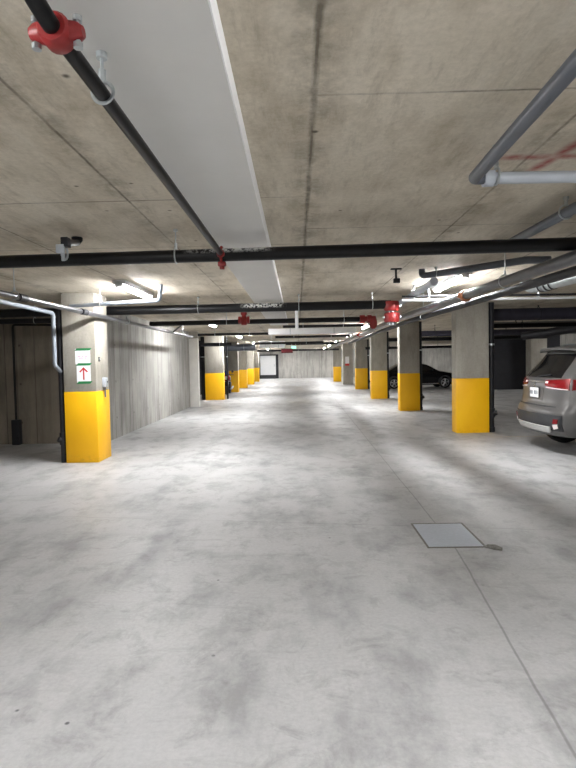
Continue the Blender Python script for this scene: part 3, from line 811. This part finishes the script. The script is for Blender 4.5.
# ------------------------------------------------------------------ cars
def interp(tab, x):
    if x <= tab[0][0]: return tab[0][1]
    for (a, b), (c_, d) in zip(tab, tab[1:]):
        if x <= c_:
            f = (x - a) / (c_ - a); f = f * f * (3 - 2 * f) * .35 + f * .65
            return b + (d - b) * f
    return tab[-1][1]
class Car:
    def __init__(s, L, zb, top, rear, front, wz):
        s.L, s.zb, s.top, s.rear, s.front, s.wz = L, zb, top, rear, front, wz
    def plan(s, t): return 1 - .09 * max(0, 1 - t / .09) ** 2.2 - .12 * max(0, 1 - (1 - t) / .12) ** 2.2
    def w(s, x, z):
        xr, xf = interp(s.rear, z), interp(s.front, z)
        t = min(1, max(0, (x - xr) / (xf - xr)))
        return interp(s.wz, z) * s.plan(t)
    def bow(s, t, b): return .15 * abs(b) ** 3.2 * (1 - t) ** 14 - .28 * abs(b) ** 3.2 * t ** 14
    def pt(s, t, b, c):
        x = t * s.L
        for _ in range(6):
            z = s.zb + c * (interp(s.top, x) - s.zb)
            xr, xf = interp(s.rear, z), interp(s.front, z)
            x = xr + t * (xf - xr)
        y = b * interp(s.wz, z) * s.plan(t)
        z2 = z - .05 * abs(b) ** 5 * max(0, c - .8) / .2
        return Vector((x + s.bow(t, b), y, z2))
    def body(s):
        bm = NB()
        T = [0, .004, .012, .025, .045, .07] + [.1 + .8 * k / 34 for k in range(35)] + [.93, .955, .975, .988, .996, 1]
        Bs = [-1, -.985, -.95, -.88, -.76, -.6, -.4, -.2, 0, .2, .4, .6, .76, .88, .95, .985, 1]
        Cs = [0, .03] + [.08 + .86 * k / 20 for k in range(21)] + [.965, .985, 1]
        def grid(f, U, V):
            g = [[bm.verts.new(f(u, v)) for v in V] for u in U]
            for i in range(len(U) - 1):
                for j in range(len(V) - 1): bm.faces.new((g[i][j], g[i + 1][j], g[i + 1][j + 1], g[i][j + 1]))
        grid(lambda u, v: s.pt(u, -1, v), T, Cs); grid(lambda u, v: s.pt(u, 1, v), T, Cs)
        grid(lambda u, v: s.pt(u, v, 1), T, Bs); grid(lambda u, v: s.pt(u, v, 0), T, Bs)
        grid(lambda u, v: s.pt(0, u, v), Bs, Cs); grid(lambda u, v: s.pt(1, u, v), Bs, Cs)
        bmesh.ops.remove_doubles(bm, verts=bm.verts[:], dist=.0008)
        return bm
    def fside(s, sg): return lambda x, z: Vector((x, sg * s.w(x, z), z))
    def frear(s, b, z):
        x = interp(s.rear, z); return Vector((x + s.bow(0, b), b * interp(s.wz, z) * s.plan(0), z))
    def ftop(s, sg=0):      # windscreens: (x, b)
        def f(x, b):
            z = interp(s.top, x); c = Vector((x, b * s.w(x, z), z - .05 * abs(b) ** 5)); return c
        return f
def patch(f, q, n=10, off=.004, th=.012, bm=None, centre=Vector((2.2, 0, .8))):
    """closed thin shell on a surface; q = four (u,v) corners"""
    bm = bm or NB()
    def uv(i, j):
        a, b = i / n, j / n
        return tuple((q[0][k] * (1 - a) + q[1][k] * a) * (1 - b) + (q[3][k] * (1 - a) + q[2][k] * a) * b for k in (0, 1))
    P = [[f(*uv(i, j)) for j in range(n + 1)] for i in range(n + 1)]
    O, I = [], []
    for i in range(n + 1):
        ro, ri = [], []
        for j in range(n + 1):
            du = P[min(i + 1, n)][j] - P[max(i - 1, 0)][j]; dv = P[i][min(j + 1, n)] - P[i][max(j - 1, 0)]
            N = du.cross(dv)
            N = N.normalized() if N.length > 1e-9 else Vector((0, 0, 1))
            if N.dot(P[i][j] - centre) < 0: N = -N
            ro.append(bm.verts.new(P[i][j] + N * off)); ri.append(bm.verts.new(P[i][j] - N * th))
        O.append(ro); I.append(ri)
    for i in range(n):
        for j in range(n):
            bm.faces.new((O[i][j], O[i + 1][j], O[i + 1][j + 1], O[i][j + 1])); bm.faces.new((I[i][j], I[i][j + 1], I[i + 1][j + 1], I[i + 1][j]))
    for i in range(n):
        for j in (0, n): bm.faces.new((O[i][j], O[i + 1][j], I[i + 1][j], I[i][j]))
        for j in (0, n): bm.faces.new((O[j][i], O[j][i + 1], I[j][i + 1], I[j][i]))
    return bm
def wheel(car, root, x, sg, R, rmat):
    y = sg * (car.w(x, R + .1) - .11)
    w = build('wheel', lathe(NB(), (0, 0, 0), (0, 1, 0), [(-.11, R * .62), (-.115, R * .8), (-.1, R * .95), (-.06, R), (.06, R), (.1, R * .95), (.115, R * .8), (.11, R * .62)], 36), M['rubber'], root)
    w.location = (x, y, R)
    bm = NB()
    lathe(bm, (0, sg * .085, 0), (0, 1, 0), [(-.03, R * .66), (.03, R * .66)], 32)
    build('rim_well', bm, M['plastic'], w)
    bm = NB(); ring(bm, (0, sg * .112, 0), (0, 1, 0), R * .64, .018, 32, 6)
    for k in range(5):
        th = 2 * math.pi * k / 5 + .3
        for d in (-.11, .11):
            tube(bm, [(R * .12 * math.cos(th), sg * .125, R * .12 * math.sin(th)), (R * .62 * math.cos(th + d), sg * .112, R * .62 * math.sin(th + d))], [.026, .02], 8)
    lathe(bm, (0, sg * .12, 0), (0, 1, 0), [(-.015, R * .14), (.0, R * .17), (.015, R * .12)], 16)
    build('rim', bm, rmat, w)
    return w
def arch(car, sg, x, R):
    bm = NB(); f = car.fside(sg); n = 28; rows = []
    for off in (.006, -.05):
        rows.append([bm.verts.new(f(x + R * 1.16 * math.cos(math.pi * k / n), max(car.zb + .005, R + R * 1.16 * math.sin(math.pi * k / n) - .02)) + Vector((0, sg * off, 0))) for k in range(n + 1)])
    cen = [bm.verts.new(f(x, R) + Vector((0, sg * off, 0))) for off in (.006, -.05)]
    for k in range(n):
        bm.faces.new((rows[0][k], rows[0][k + 1], cen[0])); bm.faces.new((rows[1][k + 1], rows[1][k], cen[1]))
        bm.faces.new((rows[0][k], rows[1][k], rows[1][k + 1], rows[0][k + 1]))
    bm.faces.new((rows[0][0], cen[0], cen[1], rows[1][0])); bm.faces.new((rows[0][n], rows[1][n], cen[1], cen[0]))
    return bm

# --- gray sport utility vehicle, backed towards the aisle
suv = Car(4.6, .30,
          top=[(0, 1.66), (.45, 1.66), (.75, 1.69), (1.5, 1.71), (2.3, 1.68), (2.8, 1.58), (3.6, 1.10), (4.1, 1.02), (4.6, .90)],
          rear=[(.28, .14), (.38, .05), (.5, .01), (.68, .0), (.74, .03), (.78, .07), (.95, .09), (1.10, .10), (1.18, .13), (1.55, .40), (1.66, .52)],
          front=[(.3, 4.48), (.5, 4.58), (.8, 4.6), (.95, 4.5), (1.1, 4.4), (1.7, 4.4)],
          wz=[(.28, .80), (.42, .88), (.6, .9), (.95, .9), (1.12, .88), (1.2, .85), (1.62, .66), (1.72, .60)])
t = empty('car', (4.0, 9.36, 0)); t.scale = (1.05, 1.05, 1.05); tag(t, 'gray sport utility car parked tail out beside the nearest right column', 'car')
build('body', suv.body(), M['suv'], t, angle=50)
R_ = suv.frear
rw = build('rear_window', patch(R_, [(-.80, 1.20), (.80, 1.20), (.84, 1.57), (-.84, 1.57)], 12), M['glass'], t)
bm = NB(); tube(bm, [R_(.02, 1.21) + Vector((-.02, 0, 0)), R_(-.5, 1.25) + Vector((-.02, 0, 0))], .009, 6)
build('wiper', bm, M['plastic'], rw)
# tail-lights wrap from the tailgate round the corner
for sg in (-1, 1):
    bm = patch(R_, [(sg * .40, 1.08), (sg * 1., 1.02), (sg * 1., 1.19), (sg * .40, 1.155)], 10, off=.012)
    fs = suv.fside(sg)
    x0 = R_(sg, 1.1).x
    patch(fs, [(x0 - .0, 1.02), (x0 + .34, 1.08), (x0 + .36, 1.16), (x0 + .03, 1.18)], 8, off=.012, bm=bm)
    tl = build('tail_light', bm, M['tail'], t)
    build('reverse_lamp', patch(R_, [(sg * .41, 1.11), (sg * .50, 1.11), (sg * .50, 1.14), (sg * .41, 1.14)], 4, off=.017), M['lampclear'], tl)
    build('lamp_stripe', patch(R_, [(sg * .45, 1.045), (sg * .98, 1.02), (sg * .98, 1.032), (sg * .45, 1.06)], 6, off=.016), M['lampclear'], tl)
    build('side_window', patch(fs, [(.70, 1.20), (1.55, 1.20), (1.55, 1.56), (.86, 1.52)], 8), M['glass'], t)
    build('side_window', patch(fs, [(1.60, 1.20), (2.45, 1.20), (2.40, 1.56), (1.60, 1.57)], 8), M['glass'], t)
    build('side_window', patch(fs, [(2.5, 1.20), (3.25, 1.18), (2.72, 1.52), (2.46, 1.56)], 8), M['glass'], t)
    build('sill_cladding', patch(fs, [(.9, .32), (3.7, .32), (3.7, .46), (.9, .46)], 12, off=.008), M['plastic'], t)
    bm = NB(); tube(bm, [(.75, sg * .57, 1.67), (.85, sg * .57, 1.735), (2.2, sg * .57, 1.735), (2.32, sg * .57, 1.68)], .016, 8, .06)
    build('roof_rail', bm, M['galv'], t)
    bm = NB(); lathe(bm, (3.0, sg * (suv.w(3.0, 1.1) + .1), 1.2), (0, 1, 0), [(-.1, .04), (-.08, .085), (.07, .08), (.1, .04)], 16)
    build('wing_mirror', bm, M['suv'], t)
    for xx in (.92, 3.62):
        wheel(suv, t, xx, sg, .34, M['rim'])
        build('wheel_arch', arch(suv, sg, xx, .36), M['plastic'], t)
    # fog lamp cluster in the bumper corner
    fl = build('bumper_reflector', patch(R_, [(sg * .74, .42), (sg * .93, .45), (sg * .95, .60), (sg * .80, .60)], 6, off=.022), M['plastic'], t)
    build('red_reflector', patch(R_, [(sg * .80, .51), (sg * .90, .52), (sg * .91, .585), (sg * .82, .585)], 4, off=.03), M['tail'], fl)
    build('clear_reflector', patch(R_, [(sg * .80, .43), (sg * .90, .455), (sg * .90, .51), (sg * .80, .50)], 4, off=.03), M['lampclear'], fl)
build('spoiler', patch(lambda b, s_: Vector((.36 + s_ * .26 + .10 * abs(b) ** 3, b * .66, 1.665 + .025 * s_ - .04 * abs(b) ** 4)), [(-1, 0), (1, 0), (1, 1), (-1, 1)], 12, off=.012, th=.03), M['suv'], t)
build('lower_bumper', patch(R_, [(-.97, .40), (.97, .40), (.97, .64), (-.97, .64)], 14, off=.012), M['plastic'], t)
build('skid_plate', patch(R_, [(-.68, .37), (.68, .37), (.72, .46), (-.72, .46)], 12, off=.03), M['skid'], t)
build('tailgate_seam', patch(R_, [(-.78, .755), (.78, .755), (.78, .768), (-.78, .768)], 10, off=.004), M['plastic'], t)
gar = build('chrome_garnish', patch(R_, [(-.40, 1.115), (.40, 1.115), (.40, 1.145), (-.40, 1.145)], 8, off=.014), M['chrome'], t)
bm = NB()
ex = R_(0, 1.08).x - .02
for k in range(3):                       # small three-lozenge badge
    th = math.pi / 2 + k * 2 * math.pi / 3
    pts = [(0, 0), (.026, .5), (.052, 0), (.026, -.5)]
    f_, g_ = [], []
    for (rr, sd) in pts:
        y = rr * math.cos(th) - sd * .03 * math.sin(th); z = rr * math.sin(th) + sd * .03 * math.cos(th)
        f_.append(bm.verts.new((ex, y, 1.075 + z))); g_.append(bm.verts.new((ex + .03, y, 1.075 + z)))
    bm.faces.new(f_); bm.faces.new(g_[::-1])
    for i in range(4): bm.faces.new((f_[i], f_[(i + 1) % 4], g_[(i + 1) % 4], g_[i]))
build('emblem', bm, M['chrome'], t)
plx = R_(0, .93).x
pr = build('plate_recess', patch(R_, [(-.34, .84), (.34, .84), (.34, 1.03), (-.34, 1.03)], 6, off=.004), M['suv'], t)
build('plate_frame', box(NB(), plx - .016, plx - .004, -.175, .175, .86, 1.05, .004), M['plastic'], t, angle=25)
pl = build('license_plate', box(NB(), plx - .02, plx - .008, -.155, .155, .875, 1.035, .004), M['paper'], t, angle=25)
for k in range(6):
    y = -.115 + k * .046
    if k != 3:
        build('plate_character', box(NB(), plx - .0215, plx - .0195, y - .013, y + .013, .925, .99), M['textgray'], pl, smooth=False)
bm = NB(); f1 = [(.95, 1.70), (1.18, 1.705), (1.16, 1.725), (1.0, 1.80)]
for yy in (-.018, .018):
    pass
A_ = [bm.verts.new((x, -.02, z)) for x, z in f1]; B_ = [bm.verts.new((x, .02, z)) for x, z in f1]
bm.faces.new(A_); bm.faces.new(B_[::-1])
for i in range(4): bm.faces.new((A_[i], A_[(i + 1) % 4], B_[(i + 1) % 4], B_[i]))
build('shark_fin', bm, M['suv'], t)
# --- black saloon car seen side-on
sedan = Car(4.55, .20,
            top=[(0, .98), (.1, 1.0), (.55, 1.06), (1.25, 1.38), (1.8, 1.44), (2.3, 1.43), (2.7, 1.34), (3.4, .98), (4.1, .86), (4.55, .66)],
            rear=[(.2, .12), (.4, .02), (.7, .0), (.95, .06), (1.0, .1), (1.5, .1)],
            front=[(.2, 4.42), (.4, 4.54), (.6, 4.55), (.75, 4.45), (1.5, 4.4)],
            wz=[(.2, .8), (.35, .87), (.6, .89), (.85, .88), (.98, .84), (1.35, .64), (1.45, .56)])
t = empty('car', (4.5, 30.8, 0)); tag(t, 'black saloon car parked side-on behind the right-hand columns', 'car')
build('body', sedan.body(), M['blackcar'], t, angle=50)
for sg in (-1, 1):
    fs = sedan.fside(sg)
    build('side_window', patch(fs, [(.95, 1.03), (1.9, 1.0), (1.9, 1.34), (1.35, 1.33)], 8), M['glass'], t)
    build('side_window', patch(fs, [(1.96, 1.0), (3.1, .97), (2.62, 1.28), (1.96, 1.34)], 8), M['glass'], t)
    build('sill_trim', patch(fs, [(1.2, .24), (3.3, .24), (3.3, .30), (1.2, .30)], 10, off=.008), M['chrome'], t)
    build('headlight', patch(fs, [(4.05, .62), (4.4, .60), (4.4, .70), (4.1, .76)], 6, off=.006), M['lampclear'], t)
    build('tail_light', patch(fs, [(.12, .78), (.4, .8), (.42, .92), (.14, .92)], 6, off=.006), M['tail'], t)
    bm = NB(); lathe(bm, (2.95, sg * (sedan.w(2.95, .95) + .1), 1.04), (0, 1, 0), [(-.1, .03), (-.08, .075), (.07, .07), (.1, .03)], 16)
    build('wing_mirror', bm, M['blackcar'], t)
    for xx in (.85, 3.65):
        wheel(sedan, t, xx, sg, .32, M['rim'])
        build('wheel_arch', arch(sedan, sg, xx, .34), M['plastic'], t)
build('rear_window', patch(sedan.ftop(), [(.62, -.78), (.62, .78), (1.2, .74), (1.2, -.74)], 8), M['glass'], t)
build('windscreen', patch(sedan.ftop(), [(2.72, -.8), (2.72, .8), (3.35, .8), (3.35, -.8)], 8), M['glass'], t)

# --- motorcycle between the left columns
t = empty('motorcycle', (-3.62, 27.35, 0)); tag(t, 'dark motorcycle with red and white nose parked between the left columns', 'motorcycle')
for (yy, nm) in ((-.0, 'wheel'), (1.35, 'wheel')):
    w = build(nm, ring(NB(), (0, 0, 0), X_, .25, .065, 32, 10), M['rubber'], t); w.location = (0, yy, .315)
    bm = NB(); ring(bm, (0, 0, 0), X_, .19, .02, 28, 6); lathe(bm, (0, 0, 0), X_, [(-.06, .04), (.06, .04)], 12)
    for k in range(6):
        th = math.pi * k / 3; tube(bm, [(0, .03 * math.cos(th), .03 * math.sin(th)), (0, .19 * math.cos(th), .19 * math.sin(th))], .012, 6)
    build('rim', bm, M['rim'], w)
bm = NB()
for s in (-.09, .09): tube(bm, [(s, 0, .315), (s, .28, .95)], .025, 8)
build('fork', bm, M['galv'], t)
build('front_fender', patch(lambda a, b: Vector((b * .08, -.34 * math.cos(a), .315 + .34 * math.sin(a))), [(.5, -1), (2.3, -1), (2.3, 1), (.5, 1)], 10, off=.004, th=.008, centre=Vector((0, 0, .3))), M['blackcar'], t)
bm = NB(); lathe(bm, (0, .16, .86), (0, -1, 0), [(-.2, .10), (-.1, .2), (.05, .17), (.12, .09), (.14, .02)], 20)
fa = build('fairing', bm, M['tail'], t)
build('headlight', lathe(NB(), (0, .04, .86), (0, -1, 0), [(-.02, .095), (.0, .095), (.025, .06), (.03, .01)], 18), M['lampclear'], t)
build('windshield', patch(lambda a, b: Vector((.14 * math.sin(a), .2 - .1 * math.cos(a) + b * .12, 1.0 + b * .22)), [(-1.2, 0), (1.2, 0), (.9, 1), (-.9, 1)], 8, off=.003, th=.003), M['blue'], t)
bm = NB(); tube(bm, [(-.36, .36, 1.0), (-.15, .26, 1.03), (.15, .26, 1.03), (.36, .36, 1.0)], .016, 8, .05)
hb = build('handlebar', bm, M['iron'], t)
bm = NB()
for s in (-1, 1): tube(bm, [(s * .26, .3, 1.02), (s * .30, .24, 1.16)], .008, 6); lathe(bm, (s * .31, .22, 1.18), (0, 1, 0), [(-.015, .06), (.015, .05)], 14)
build('mirror', bm, M['plastic'], hb)
bm = NB(); tube(bm, [(0, .3, .8), (0, .5, .86), (0, .75, .8)], [.11, .17, .13], 14); build('fuel_tank', bm, M['blackcar'], t)
bm = NB(); tube(bm, [(0, .75, .78), (0, 1.05, .77), (0, 1.4, .84)], [.1, .13, .07], 12); build('seat', bm, M['plastic'], t)
bm = NB(); box(bm, -.17, .17, .42, .85, .28, .66, .05); tube(bm, [(0, .22, .9), (0, .5, .5), (0, 1.35, .315)], .04, 8); build('engine_frame', bm, M['iron'], t)
build('exhaust', tube(NB(), [(.14, .5, .3), (.17, .9, .28), (.18, 1.35, .36)], .045, 10), M['galv'], t)
build('kickstand', tube(NB(), [(-.1, .7, .28), (-.24, .62, 0.005)], .012, 8), M['iron'], t)
